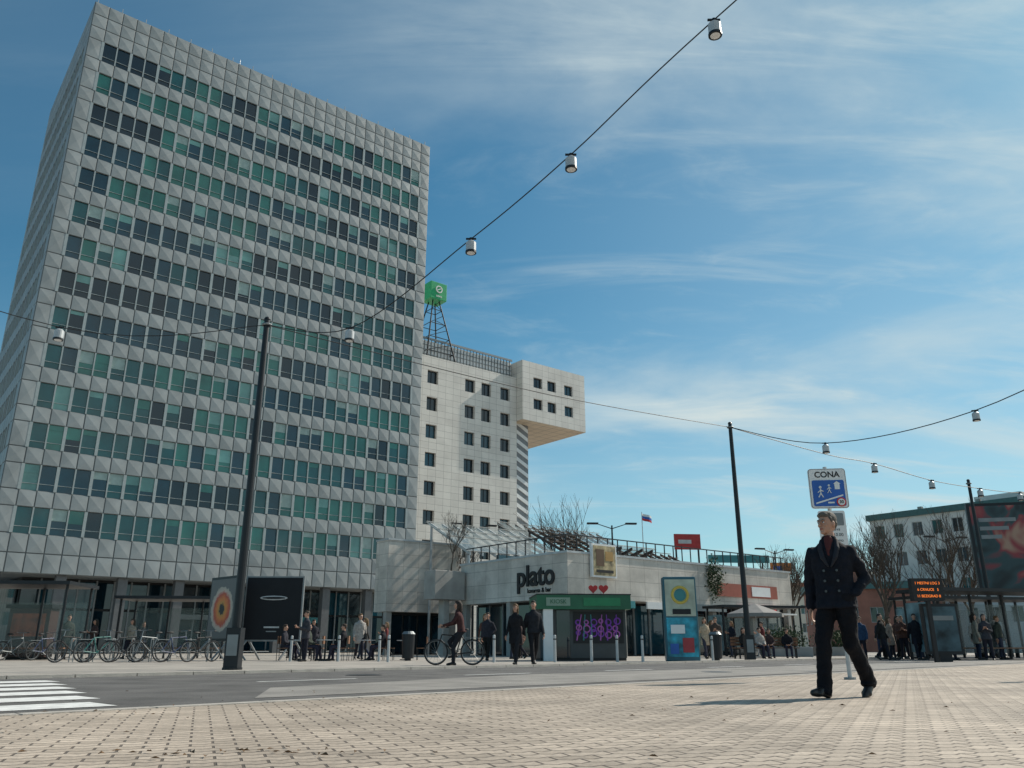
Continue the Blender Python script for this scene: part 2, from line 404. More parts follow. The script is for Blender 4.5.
for z in (34.4,35.0,35.6): g.box(-16.5,0,1.1,1.16,z,z+.05,GREY)
g.make('roof_terrace',None,hb)
g=MB()
hw2=[]
for z in (29.7,32.6):
    for x in (2.6,5.0,8.0): hw2.append((x-.75,x+.75,z,z+1.4))
HX=11
wall(g,0,HX,28,36,hw2,bt,gd,.35,DARK,y=-1.2)
g.poly([(0,-1.2,28),(0,-1.2,36),(0,1.19,36),(0,1.19,28)],bt)
g.poly([(HX,-1.2,28),(HX,14,28),(HX,14,36),(HX,-1.2,36)],bt)
g.poly([(0,-1.2,36),(HX,-1.2,36),(HX,14,36),(0,14,36)],CONC)
g.box(.2,HX-.1,-.7,13.9,28.05,35.9,bt)
sof=tile('soffit_panels',(.66,.54,.40),(.62,.50,.37),(.3,.25,.2),1.5,1.5,.05,.6,0,True,0,.2,.1)
g.poly([(0,-1.2,28),(0,14,28),(HX,14,28),(HX,-1.2,28)],sof)
g.make('cantilevered_head',None,hb)
g=MB()
g.box(.01,2.7,1.0,13,0,28,mat('core_grey',(.20,.21,.22),.4))
for i in range(23):  # white bars over grey: louvre shadow stripes put into colour and shape
    z=1+i*1.18
    g.add([(.1,.9,z+1.2),(2.6,.9,z),(2.6,.9,z+.5),(.1,.9,z+1.7),(.1,.99,z+1.2),(2.6,.99,z),(2.6,.99,z+.5),(.1,.99,z+1.7)],[(0,1,2,3),(0,4,5,1),(1,5,6,2),(2,6,7,3),(3,7,4,0)],WP)
g.make('stair_core',None,hb)
M=frame(-9.9,94.5,33.8,GA)
sg=empty('rooftop_sign',M)
g=MB()
for (x,y) in((-1.6,-1.6),(1.6,-1.6),(1.6,1.6),(-1.6,1.6)): g.tube((x*1.3,y*1.3,0),(x*.3,y*.3,8.3),.10,.08,6,DARK)
for z in (1,3,5,7):
    k=1-.75*z/8.3; a=2.0*k
    for p,q in(((-a,-a),(a,-a)),((a,-a),(a,a)),((a,a),(-a,a)),((-a,a),(-a,-a))): g.tube((*p,z),(*q,z),.05,.05,5,DARK)
    k2=1-.75*(z+1.3)/8.3;b=2.0*k2
    g.tube((-a,-a,z),(b,-b,z+1.3),.04,.04,5,DARK); g.tube((a,-a,z),(a*.8,b,z+1.3),.04,.04,5,DARK)
g.make('steel_mast',None,sg)
g=MB(); g.box(-1.2,1.2,-1.1,1.1,8.3,10.6,mat('sign_green',(.01,.33,.12),.4)); g.make('sign_box',None,sg,bevel=.05)
g=MB(); g.ring((0,-1.13,9.65),.42,.09,'y',WP,20,6); g.tube((-.25,-1.13,9.5),(.25,-1.13,9.8),.07,.07,6,WP); g.make('emblem',None,sg)
text('sava','letters',Matrix.Translation((0,-1.12,8.75))@UP,.5,WP,sg,.02)

# ------------------------------------------------------------------ low pavilion with fascia
fas=tile('fascia_slabs',(.68,.63,.57),(.60,.56,.505),(.30,.275,.25),1.2,.8,.012,.75,0,False,0,.25,.38,.01,.5)
pb=empty('restaurant_building',frame(2.94,44,0,GA))
g=MB(); g.box(0,20.6,0,9.8,2.95,5.3,fas); g.box(-.06,20.66,-.06,9.86,5.3,5.42,LGREY); g.make('fascia',None,pb)
g=MB()
g.box(1.2,20,1.6,9.6,0,2.949,BLACK)
for i in range(14):
    x=1.3+i*1.33; g.poly([(x,1.55,.1),(x+1.2,1.55,.1),(x+1.2,1.55,2.8),(x,1.55,2.8)],R.choice([G2,G1,G2])); g.box(x+1.2,x+1.33,1.48,1.59,0,2.9,GREY)
for i in range(6):
    y=1.8+i*1.3; g.poly([(1.15,y,.1),(1.15,y+1.2,.1),(1.15,y+1.2,2.8),(1.15,y,2.8)],R.choice([G2,G2,G1])); g.box(1.08,1.19,y+1.2,y+1.3,0,2.9,GREY)
for i in range(6): g.box(.1+i*4,.45+i*4,.1,.45,0,2.949,CONC)
g.box(.1,.45,5,5.35,0,2.949,CONC);g.box(.1,.45,9.3,9.65,0,2.949,CONC)
g.make('shopfront',None,pb)
RL=Matrix.Rotation(math.radians(-90),4,'Z')@UP
text('plato','fascia_letters',Matrix.Translation((-.03,2.6,4.22))@RL,1.6,BLACK,pb,.05,.035)
text('kavarna & bar','small_letters',Matrix.Translation((-.03,2.3,3.45))@RL,.36,BLACK,pb,.02)
g=MB()
for i,(a,b,mt) in enumerate([(2.2,5.0,TEAL),(6,8.5,WP),(10,13.2,GREY),(14.5,18.5,RED)]): g.box(a,b,-.12,-.004,2.55,2.94,mt)
g.box(14.4,19,-1.3,-.13,2.46,2.54,WP)
g.box(12.5,18.8,-.1,-.061,3.5,4.3,mat('banner_red',(.33,.09,.06),.6)); g.box(16,18,-.12,-.101,3.6,4.2,WP)
g.make('shop_signs',None,pb)
g=MB(); g.box(1.6,3.5,-.25,-.08,4.1,5.9,WP); g.box(1.7,3.4,-.27,-.251,4.2,5.8,mat('poster_tan',(.42,.34,.20),.6,0,.7,2.5)); g.box(1.9,2.5,-.29,-.271,4.7,5.6,mat('poster_brown',(.12,.07,.04),.6)); g.box(2.6,3.2,-.29,-.271,5.0,5.5,mat('poster_ochre',(.40,.24,.08),.6)); g.box(1.9,3.2,-.29,-.271,4.35,4.5,BLACK)
g.make('roof_poster',None,pb)
ub=empty('annex_building',frame(-8.2,54.6,0,GA))
g=MB(); g.box(0,5.7,0,1.6,2.7,7.3,fas); g.box(-.05,5.75,-.05,1.65,7.3,7.42,LGREY)
g.make('upper_wall',None,ub)
g=MB(); g.box(.6,5.5,.8,1.5,0,2.699,BLACK)
for i in range(4): g.poly([(.7+i*1.15,.77,.1),(1.7+i*1.15,.77,.1),(1.7+i*1.15,.77,2.5),(.7+i*1.15,.77,2.5)],G2)
g.box(.1,.5,.1,.5,0,2.699,CONC); g.box(5.2,5.6,.1,.5,0,2.699,CONC)
g.make('ground_floor',None,ub)
pg=empty('terrace_pergola',frame(2.94,44,0,GA))
g=MB()
BR=mat('dark_beam',(.07,.055,.05),.7); SL=mat('pale_slat',(.60,.57,.53),.6); RS=mat('brown_slat',(.20,.145,.115),.7)
GR=mat('roof_glass',(.30,.36,.37),.06,alpha=.5)
def shed(x0,x1,y0,y1,zf,zb,mt,st,gap=.42,gl=False):
    n=int((x1-x0)/.9)
    for i in range(n+1):
        x=x0+(x1-x0)*i/n
        g.add([(x-.05,y0,zf),(x+.05,y0,zf),(x+.05,y1,zb),(x-.05,y1,zb),(x-.05,y0,zf-.22),(x+.05,y0,zf-.22),(x+.05,y1,zb-.22),(x-.05,y1,zb-.22)],[(0,1,2,3),(4,7,6,5),(0,4,5,1),(1,5,6,2),(2,6,7,3),(3,7,4,0)],mt)
        if i%3==0:
            g.box(x-.06,x+.06,y0+.1,y0+.22,5.3,zf-.2,mt); g.box(x-.06,x+.06,y1-.24,y1-.12,0,zb-.2,mt)
    if gl: g.poly([(x0-.3,y0-.2,zf+.03),(x1+.3,y0-.2,zf+.03),(x1+.3,y1+.2,zb+.03),(x0-.3,y1+.2,zb+.03)],GR)
    m=int(abs(y1-y0)/gap)
    for j in range(m+1):
        y=y0+(y1-y0)*j/m; z=zf+(zb-zf)*j/m
        g.box(x0-.3,x1+.3,y-.05,y+.05,z+.04,z+.08,st)
shed(1,9,10.2,15,6.3,8.7,LGREY,SL,1.2,True)
shed(9.8,14,9.95,15,6.6,9.0,BR,RS,.6)
shed(14.6,18,9.95,14,7.6,6.3,BR,SL,1.0,True)
shed(18.6,24.5,9.95,14,6.0,8.0,BR,RS,.7)
shed(9.2,20,15.4,18,8.4,9.8,BR,SL,.9,True)
for i in range(26): g.box(.2+i*.8,.25+i*.8,.3,.35,5.42,6.3,DARK)
g.box(.1,20.5,.3,.36,6.3,6.36,DARK)
for i in range(11): g.box(.25,.3,.4+i*.85,.45+i*.85,5.42,6.299,DARK)
g.box(.24,.3,.4,9.6,6.301,6.36,DARK)
g.box(3,9,9.9,10.1,5.42,6.2,G1)
g.make('beams_and_slats',None,pg)
def parasol(x,y,c,z0=0,h=2.6):
    e=empty('parasol',frame(x,y,z0)); g=MB(); g.tube((0,0,0),(0,0,h),.03,.03,8,LGREY); g.tube((0,0,0),(0,0,.06),.3,.28,16,CONC)
    n=8
    for i in range(n):
        a=2*math.pi*i/n;b=2*math.pi*(i+1)/n
        g.poly([(0,0,h+.05),(1.4*math.cos(a),1.4*math.sin(a),h-.45),(1.4*math.cos(b),1.4*math.sin(b),h-.45)],c)
        g.poly([(1.4*math.cos(a),1.4*math.sin(a),h-.45),(1.4*math.cos(b),1.4*math.sin(b),h-.45),(1.4*math.cos(b),1.4*math.sin(b),h-.62),(1.4*math.cos(a),1.4*math.sin(a),h-.62)],c)
    g.make('canopy_and_pole',None,e)
parasol(12.0,41.5,mat('parasol_grey',(.22,.21,.20),.7),0,2.5)
g=MB(); g.box(0,2.2,0,1.2,3.2,4.9,CONC); g.box(.9,1.3,.3,.9,0,3.2,CONC); g.make('raised_planter',frame(-4.6,49.6,0,GA),bevel=.03)

# ------------------------------------------------------------------ other buildings
def block(name,x,y,ang,w,d,h,mt,cols,floors,fl_h=3.2,z0=3,roof=None,wsz=(1.4,1.6),dep=.2):
    e=empty(name,frame(x,y,0,ang)); g=MB(); wins=[]
    for k in range(floors):
        for i in range(cols):
            c=w*(i+.5)/cols; z=z0+k*fl_h; wins.append((c-wsz[0]/2,c+wsz[0]/2,z,z+wsz[1]))
    wall(g,0,w,0,h,wins,mt,gp,dep,LGREY)
    g.box(.1,w-.1,dep+.05,d-.05,0,h-.05,mt)
    g.poly([(0,0,0),(0,0,h),(0,d,h),(0,d,0)],mt); g.poly([(w,0,0),(w,d,0),(w,d,h),(w,0,h)],mt); g.poly([(0,0,h),(w,0,h),(w,d,h),(0,d,h)],CONC)
    n=max(2,int(d/4))
    for k in range(floors):
        for i in range(n):
            yy=d*(i+.5)/n; z=z0+k*fl_h
            g.box(-.05,-.01,yy-.7,yy+.7,z,z+wsz[1],G2); g.box(-.12,-.05,yy-.8,yy+.8,z-.12,z-.02,LGREY)
    g.make('walls_and_windows',None,e)
    g=MB(); rm=roof or GREY
    g.box(-.3,w+.3,-.35,d+.3,h+.003,h+.7,rm); g.box(w*.3,w*.45,d*.4,d*.6,h+.7,h+2.2,mt)
    for i in range(4): g.box(w*(.12+.2*i),w*(.12+.2*i)+.5,d*.3,d*.3+.5,h+.7,h+1.7,CONC)
    g.make('roof',None,e); return e
OW=mat('pale_render',(.74,.73,.70),.8,0,.1,.5)
TR=mat('roof_edge',(.06,.15,.15),.5); TLR=mat('tile_roof',(.30,.12,.08),.8)
block('apartment_building',44,100,math.atan2(-.781,.625),34,14,15.2,OW,15,4,3.3,3.0,TR,(1.2,1.6))
block('apartment_building',30,150,.1,34,14,11,CREAM,11,3,3.2,3,TLR)
block('apartment_building',66,170,-.1,40,14,15,OW,12,4,3.2,3,GREY)
block('apartment_building',10,175,.0,18,14,14,OW,7,4,3.2,3,TLR)
block('apartment_building',-95,95,.0,35,14,10,CREAM,12,3,3.2,3,GREY)
block('shop_building',33,92,-.25,13,10,6.5,mat('brick_red',(.33,.14,.10),.8,0,.15,1),5,1,3,3,TR)
block('apartment_building',100,130,-.9,60,14,15,OW,18,4,3.2,3,GREY)
bb=empty('rooftop_billboard',frame(18.4,86,0,.1)); g=MB(); g.box(-1.4,1.4,-.1,.1,10.2,11.8,mat('dull_red',(.38,.03,.03),.6)); g.box(-1.0,.4,-.13,-.101,10.8,11.2,LGREY)
for x in(-1.2,1.2): g.tube((x,.2,0),(x,.2,10.4),.1,.1,6,DARK)
g.make('panel_and_posts',None,bb)
bb=empty('rooftop_billboard',frame(27.5,100,0,.1)); g=MB(); g.box(-3.8,3.8,-.1,.1,10.2,11.1,TEAL)
for x in(-3,0,3): g.tube((x,.2,0),(x,.2,10.3),.1,.1,6,DARK)
g.make('panel_and_posts',None,bb)
bb=empty('rooftop_billboard',frame(32.5,100,0,.1)); g=MB(); g.box(-1.3,1.3,-.1,.1,8.8,10.2,ORANGE); g.box(-1,0,-.13,-.101,9.2,9.8,BLUE)
for x in(-1,1): g.tube((x,.2,0),(x,.2,9),.1,.1,6,DARK)
g.make('panel_and_posts',None,bb)
fl=empty('flag',frame(11.2,70,0,.2)); g=MB(); g.tube((0,0,0),(0,0,11.6),.06,.03,6,LGREY)
def flg(z0,z1,mt):
    n=6
    for i in range(n):
        a=i/n;b=(i+1)/n; f=lambda t:.12*math.sin(t*7)
        g.poly([(a*.9,f(a),z0-.25*a),(b*.9,f(b),z0-.25*b),(b*.9,f(b),z1-.25*b),(a*.9,f(a),z1-.25*a)],mt)
flg(11.3,11.5,WP);flg(11.1,11.3,BLUE);flg(10.9,11.1,RED); g.make('pole_and_cloth',None,fl)
bb=empty('billboard',frame(24.7,44,0,-.25))
g=MB(); g.box(0,8,0,.25,3.2,7.9,DARK)
pm=bpy.data.materials.new('billboard_art'); pm.use_nodes=True
nt=pm.node_tree; b=nt.nodes['Principled BSDF']; t1=nt.nodes.new('ShaderNodeTexCoord'); n1=nt.nodes.new('ShaderNodeTexNoise'); n1.inputs['Scale'].default_value=.45; n1.inputs['Distortion'].default_value=1.2
r1=nt.nodes.new('ShaderNodeValToRGB'); cr=r1.color_ramp; cr.elements[0].position=.40; cr.elements[0].color=(.01,.02,.025,1); cr.elements[1].position=.52; cr.elements[1].color=(.03,.07,.08,1)
e_=cr.elements.new(.57); e_.color=(.28,.04,.05,1); e_=cr.elements.new(.66); e_.color=(.40,.25,.18,1)
nt.links.new(t1.outputs['Object'],n1.inputs[0]); nt.links.new(n1.outputs['Fac'],r1.inputs[0]); nt.links.new(r1.outputs[0],b.inputs['Base Color']); b.inputs['Roughness'].default_value=.5
g.poly([(.15,-.004,3.35),(7.85,-.004,3.35),(7.85,-.004,7.75),(.15,-.004,7.75)],pm)
for x in(1,4,7): g.box(x-.12,x+.12,.26,.5,0,7.5,DARK)
for j in range(3): g.box(.5,2.3-.4*j,-.02,-.005,6.9-.45*j,7.1-.45*j,GREY)
g.make('panel_and_posts',None,bb)

# ------------------------------------------------------------------ poles, cables, lamps
def pole(x,y,h,r=.11,base=True):
    e=empty('lighting_mast',frame(x,y)); g=MB()
    g.tube((0,0,0),(0,0,h),r,r*.65,14,DARK); g.tube((0,0,h),(0,0,h+.06),r*.8,r*.5,14,DARK); g.tube((0,0,0),(0,0,.05),r*2,r*2,14,DARK)
    if base: g.box(-.16,.16,-.16,.16,0,.9,DARK); g.box(-.12,.12,-.175,-.16,.3,.75,GREY)
    g.ring((0,0,h-.15),r*.95,.03,'z',GREY,14)
    g.make('shaft',None,e)
A=Vector((-6.26,19.2,8.3)); Rr=Vector((8.63,31,8.75))
pole(A.x,A.y,8.45); pole(Rr.x,Rr.y,8.9); pole(22.8,40,8.4); pole(8.4,5.6,12.3); pole(15,17,7.9); pole(30.1,44.2,8.9); pole(-16,11,8.4)
def lamp(p,s=1.0):
    e=empty('pendant_lamp',frame(p[0],p[1],p[2])); g=MB()
    g.tube((0,0,.02),(0,0,-.06),.035,.035,8,DARK); g.tube((0,0,-.05),(0,0,-.09),.06,.10,16,LGREY)
    g.tube((0,0,-.09),(0,0,-.27),.10,.10,18,LGREY,True); g.tube((0,0,-.27),(0,0,-.31),.108,.108,18,DARK); g.ell((0,0,-.31),(.08,.08,.02),WP,12,6)
    g.box(-.1,.1,-.015,.015,-.015,.015,DARK)
    g.make('lamp_body',Matrix.Scale(s,4),e)
def cable(pts,r=.014,sub=8):
    g=MB(); P=[Vector(p) for p in pts]; out=[]
    for i in range(len(P)-1):
        p0=P[max(0,i-1)];p1=P[i];p2=P[i+1];p3=P[min(len(P)-1,i+2)]
        for k in range(sub):
            t=k/sub; out.append(.5*((2*p1)+(p2-p0)*t+(2*p0-5*p1+4*p2-p3)*t*t+(-p0+3*p1-3*p2+p3)*t**3))
    out.append(P[-1])
    for i in range(len(out)-1): g.tube(out[i],out[i+1],r,r,5,BLACK,False)
    g.make('overhead_cable')
W1=[A,(-3.61,16.8,7.25),(-.80,14.2,8.08),(1.05,12.5,8.85),(3.22,10.5,10.0),(8.4,5.6,12.2)]
cable(W1,.012)
for p in W1[1:5]: lamp(p,1.0)
W2=[A,(-10.2,17,7.35),(-16,11,8.2)]
cable(W2,.011); lamp(W2[1],1.0)
mid=(A+Rr)/2+Vector((0,0,-.25)); cable([A,mid,Rr],.013)
W3=[Rr,(10.6,26.7,7.05),(12.9,21.7,6.75),(15,17,7.7)]
cable(W3,.015); lamp(W3[1],1.1); lamp(W3[2],.95)
W4=[Rr,(13.5,34,8.35),(16.2,35.6,8.3),(19.85,37.9,8.0),(23.3,40,8.0),(26.5,42,8.15),(30.1,44.2,8.7)]
cable(W4,.017)
for p in W4[2:6]: lamp(p,1.3)
def street_light(x,y,h,a,arm=1.9):
    e=empty('street_lamp',frame(x,y,0,a)); g=MB(); g.tube((0,0,0),(0,0,h),.11,.06,10,DARK); g.tube((0,0,0),(0,0,.4),.16,.14,10,DARK)
    for s in(-1,1): g.tube((0,0,h-.25),(s*arm*.6,0,h+.12),.04,.03,6,DARK); g.box(min(s*arm*.55,s*arm),max(s*arm*.55,s*arm),-.16,.16,h+.08,h+.2,DARK)
    g.make('post_and_heads',None,e)
street_light(7.6,62,9.3,.05); street_light(23,72,8.5,.3); street_light(-3,64,9.5,.4); street_light(35,66,8.8,.2)

# ------------------------------------------------------------------ zone sign
zs=empty('traffic_sign',frame(5.22,13.3,0,-.12)); g=MB()
g.tube((0,0,0),(0,0,3.34),.032,.032,12,LGREY); g.tube((0,0,0),(0,0,.04),.09,.09,12,GREY); g.make('post',None,zs)
def rrect(mb,w,h,r,y0,y1,cz,mt,n=5):
    pts=[]
    for (sx,sz,a0) in((1,1,0),(-1,1,90),(-1,-1,180),(1,-1,270)):
        for k in range(n+1):
            a=math.radians(a0+90*k/n); pts.append((sx*(w/2-r)+r*math.cos(a),sz*(h/2-r)+r*math.sin(a)+cz))
    m=len(pts)
    mb.add([(x,y0,z) for x,z in pts]+[(x,y1,z) for x,z in pts],[tuple(range(m-1,-1,-1)),tuple(range(m,2*m))]+[(k,(k+1)%m,m+(k+1)%m,m+k) for k in range(m)],mt)
g=MB(); rrect(g,.60,.66,.05,-.075,-.05,2.97,WP); rrect(g,.585,.645,.045,-.0765,-.0755,2.97,BLACK); rrect(g,.572,.632,.04,-.079,-.077,2.97,WP)
rrect(g,.51,.43,.03,-.084,-.0795,2.89,BLUE)
rrect(g,.42,.56,.03,-.075,-.05,2.32,WP); rrect(g,.36,.2,.02,-.079,-.0755,2.46,GREY)
g.poly([(-.22,-.088,2.71),(.22,-.088,2.84),(.22,-.088,2.865),(-.22,-.088,2.735)],WP)
def fig(x,z,s):
    g.ring((x,-.088,z+.17*s),.012*s,.012*s,'y',WP,10,4)
    for a,b in(((0,.14),(0,.07)),((0,.07),(-.04,0)),((0,.07),(.035,0)),((0,.12),(-.045,.08)),((0,.12),(.045,.1))):
        g.tube((x+a[0]*s,-.088,z+a[1]*s),(x+b[0]*s,-.088,z+b[1]*s),.010*s,.008*s,5,WP)
fig(-.13,2.82,1.0); fig(.01,2.89,.75); g.box(.10,.18,-.09,-.085,2.95,3.04,WP); g.add([(.08,-.09,3.04),(.20,-.09,3.04),(.14,-.09,3.085)],[(0,1,2)],WP); g.box(-.03,.07,-.09,-.085,2.72,2.745,WP)
g.tube((.18,-.086,2.74),(.18,-.092,2.74),.075,.075,20,RED); g.tube((.18,-.0925,2.74),(.18,-.095,2.74),.055,.055,20,WP)
g.make('plates',None,zs)
text('CONA','zone_text',Matrix.Translation((0,-.080,3.195))@UP,.135,BLACK,zs,.002,.003)
text('30','limit_text',Matrix.Translation((.18,-.096,2.74))@UP,.07,BLACK,zs,.001,.002)
for i,t in enumerate(['dostava','6.00-10.00','dovoljeno']): text(t,'small_text',Matrix.Translation((0,-.0765,2.30-.09*i))@UP,.07,BLACK,zs,.001)

# ------------------------------------------------------------------ kiosks, posters, shelters
kg=empty('kiosk',frame(1.05,31.6,0,.08)); g=MB()
g.box(0,3.25,0,2.2,.1,2.15,mat('kiosk_grey',(.05,.058,.062),.5)); g.box(-.15,3.4,-.35,2.4,1.83,2.35,GREEN); g.box(-.17,3.42,-.37,2.42,2.35,2.39,DARK)
g.box(.02,3.23,.02,2.18,0,.1,BLACK)
g.box(1.25,3.15,-.03,-.002,.62,1.75,BLACK); g.box(.1,.45,-.3,-.01,0,1.83,WP); g.box(.62,1.12,-.03,-.002,.1,1.8,G2)
g.box(.2,1.1,-.38,-.352,1.95,2.25,mat('sign_pale',(.22,.32,.25),.5)); g.box(1.6,3.0,-.38,-.352,1.95,2.25,mat('sign_deep_green',(.01,.20,.08),.4))
g.make('booth',None,kg)
g=MB()
PK=mat('pink_paint',(.42,.12,.42),.5)
for i in range(6):
    x=1.42+i*.29
    for k in range(3): g.ring((x+R.uniform(-.05,.05),-.036,.95+.22*k+R.uniform(-.05,.05)),R.uniform(.07,.13),.028,'y',PURP if R.random()<.6 else PK,12,5)
    g.tube((x+R.uniform(-.1,.1),-.04,.72),(x+R.uniform(-.1,.2),-.04,1.65),.03,.02,5,R.choice([PURP,PK,TEAL]))
g.make('graffiti',None,kg)
g=MB()
for hx,sc in((2.05,.011),(2.45,.0115)):
    pts=[]
    for k in range(24):
        t=2*math.pi*k/24; pts.append((hx+sc*16*math.sin(t)**3,2.60+sc*(13*math.cos(t)-5*math.cos(2*t)-2*math.cos(3*t)-math.cos(4*t))))
    m=24
    g.add([(x,.0,z) for x,z in pts]+[(x,.06,z) for x,z in pts],[tuple(range(m)),tuple(range(2*m-1,m-1,-1))]+[(k,(k+1)%m,m+(k+1)%m,m+k) for k in range(m)],RED)
g.make('heart_signs',None,kg)
text('KIOSK','kiosk_text',Matrix.Translation((.65,-.39,2.1))@UP,.22,GREEN,kg,.004)
ac=empty('advertising_pillar',frame(6.15,30.8,0,-.05)); g=MB()
g.box(-.6,.6,-.25,.25,0,2.95,mat('pillar_blue',(.03,.12,.16),.4)); g.make('body',None,ac,bevel=.04)
g=MB(); g.box(-.54,.54,-.27,-.252,1.55,2.85,mat('pillar_top',(.40,.44,.36),.4,0,.3,2)); g.box(-.54,.54,-.27,-.252,.15,1.5,mat('pillar_low',(.02,.26,.36),.4,0,.8,2.5))
g.ring((0,-.27,2.3),.28,.05,'y',mat('ring_yellow',(.6,.45,.08),.5),24); g.ell((0,-.272,2.3),(.22,.01,.22),TEAL,20,8); g.box(-.3,.35,-.29,-.271,1.62,1.8,BLACK); g.box(-.4,.1,-.29,-.271,.95,1.25,WP); g.box(.0,.4,-.29,-.271,.3,.8,mat('poster_red',(.35,.04,.05),.5)); g.box(-.45,-.15,-.29,-.271,.25,.6,BLUE)
g.make('poster',None,ac)
pm2=bpy.data.materials.new('iris_art'); pm2.use_nodes=True; nt=pm2.node_tree; b=nt.nodes['Principled BSDF']
t1=nt.nodes.new('ShaderNodeTexCoord'); mp=nt.nodes.new('ShaderNodeMapping'); mp.inputs['Location'].default_value=(0,0,-1.9)
ln=nt.nodes.new('ShaderNodeVectorMath'); ln.operation='LENGTH'; r1=nt.nodes.new('ShaderNodeValToRGB'); cr=r1.color_ramp
nn=nt.nodes.new('ShaderNodeTexNoise'); nn.inputs['Scale'].default_value=6; ma=nt.nodes.new('ShaderNodeMath'); ma.operation='MULTIPLY_ADD'; ma.inputs[1].default_value=.25
nt.links.new(t1.outputs['Object'],nn.inputs['Vector'])
nt.links.new(t1.outputs['Object'],mp.inputs[0]); nt.links.new(mp.outputs[0],ln.inputs[0]); nt.links.new(nn.outputs['Fac'],ma.inputs[0]); nt.links.new(ln.outputs['Value'],ma.inputs[2]); nt.links.new(ma.outputs[0],r1.inputs[0]); nt.links.new(r1.outputs[0],b.inputs['Base Color'])
cr.elements[0].color=(.01,.01,.01,1);cr.elements[0].position=.3;cr.elements[1].color=(.12,.12,.12,1);cr.elements[1].position=.99
for p,c in((.36,(.5,.25,.05)),(.5,(.65,.20,.04)),(.72,(.45,.06,.03)),(.84,(.5,.40,.33)),(.95,(.4,.36,.3))): e_=cr.elements.new(p); e_.color=(*c,1)
po=empty('poster_board',frame(-11.4,33,0,-.75)); g=MB(); g.box(-1.05,1.05,0,.15,.7,3.15,DARK); g.poly([(-.98,-.01,.8),(.98,-.01,.8),(.98,-.01,3.05),(-.98,-.01,3.05)],pm2)
for x in(-.8,.8): g.tube((x,.07,.8),(x-.3,-.5,0),.04,.04,6,GREY); g.tube((x,.07,.8),(x+.3,.6,0),.04,.04,6,GREY)
g.make('panel_and_legs',None,po)
po=empty('poster_board',frame(-9.5,33.4,0,.05)); g=MB(); g.box(-1.15,1.15,0,.18,.7,3.2,GREY); g.box(-1.09,1.09,-.02,-.003,.76,3.14,mat('poster_black',(.010,.012,.016),.55,spec=.25))
g.ell((0,-.03,2.35),(.55,.01,.09),LGREY,16,6); g.ell((0,-.035,2.35),(.48,.012,.05),BLACK,16,6); g.box(-.3,.3,-.03,-.021,1.2,1.26,LGREY); g.box(-.2,.2,-.03,-.021,1.05,1.09,GREY)
for x in(-.9,.9): g.tube((x,.07,.8),(x-.4,-.5,0),.04,.04,6,GREY); g.tube((x,.07,.8),(x+.4,.6,0),.04,.04,6,GREY)
g.make('panel_and_legs',None,po)
SG=mat('shelter_glass',(.20,.26,.27),.05,alpha=.22)
def shelter(x,y,a,w,d=1.5,h=2.6,name='bus_shelter',ad=True):
    e=empty(name,frame(x,y,0,a)); g=MB()
    g.box(-.2,w+.2,-.5,d+.2,h,h+.13,DARK); n=int(w/1.5)
    for i in range(n+1):
        px=w*i/n; g.box(px-.035,px+.035,d-.05,d+.05,0,h-.002,DARK)
        if i<n: g.box(px+.05,px+w/n-.05,d-.012,d+.012,.25,2.2,SG)
    for px in(0,w): g.box(px-.04,px+.04,-.2,-.12,0,h-.002,DARK)
    g.box(.5,w-.5,d-.6,d-.2,.42,.47,WOOD)
    for px in(.8,w-.8): g.box(px-.03,px+.03,d-.5,d-.3,0,.42,DARK)
    if ad: g.box(-.06,.06,.1,d-.1,.3,2.2,mat('ad_panel',(.14,.22,.24),.4,0,.8,1.5))
    g.make('structure',None,e)
shelter(-22.5,31.5,.1,5.5,2.2,2.75,'market_stall',False)
shelter(-17.2,37,.1,4.5,1.8,2.5,'bicycle_shelter',False)
shelter(16.6,33.2,.25,6.5); shelter(18.6,38.5,.25,7); shelter(11.7,47,.3,5)
e=empty('vending_booth',frame(-20.6,34.5,0,.1)); g=MB(); g.box(0,1.6,0,.8,.1,2.0,mat('booth_dark',(.06,.03,.025),.5)); g.box(.15,1.45,-.03,-.004,.9,1.8,mat('booth_orange',(.40,.10,.04),.5,0,.5,3)); g.box(-.1,1.7,-.2,.9,2.0,2.15,DARK); g.box(.1,1.5,.1,.7,0,.1,BLACK); g.make('booth',None,e)
ib=empty('departure_board',frame(13.9,28,0,.05)); g=MB(); g.box(-.53,.53,-.12,.12,1.95,2.68,BLACK); g.box(-.06,.06,-.06,.06,0,1.95,DARK); g.make('case',None,ib)
led=mat('led_orange',(1.0,.22,.03),.5,0,0,1,emis=.9)
for i,t in enumerate(['1 MESTNI LOG 3','6 CRNUCE   5','11 BEZIGRAD 8']): text(t,'led_text',Matrix.Translation((0,-.125,2.52-.21*i))@UP,.12,led,ib,.001)
ap=empty('advertising_panel',frame(14.6,28.8,0,-.1)); g=MB(); g.box(-.58,.58,-.1,.1,.25,1.9,DARK); g.box(-.51,.51,-.12,-.101,.35,1.8,mat('ad_art',(.05,.09,.11),.5,0,.9,1.6,spec=.3)); g.box(-.2,.2,-.08,.08,0,.25,DARK); g.box(-.4,.4,-.14,-.121,1.35,1.5,GREY); g.make('case',None,ap)
def bollard(x,y):
    g=MB(); g.tube((0,0,0),(0,0,.85),.05,.045,12,LGREY); g.tube((0,0,.72),(0,0,.76),.054,.054,12,DARK); g.ell((0,0,.85),(.045,.045,.03),LGREY,12,6); g.make('bollard',frame(x,y))
for (x,y) in[(-7.9,30.5),(-6.1,30),(-4.7,30.2),(-4.2,29),(-.6,28.5),(1.45,28.8),(2.7,29),(3.6,29.2),(4.5,29.4),(7.4,31.5),(-9.4,29)]: bollard(x,y)
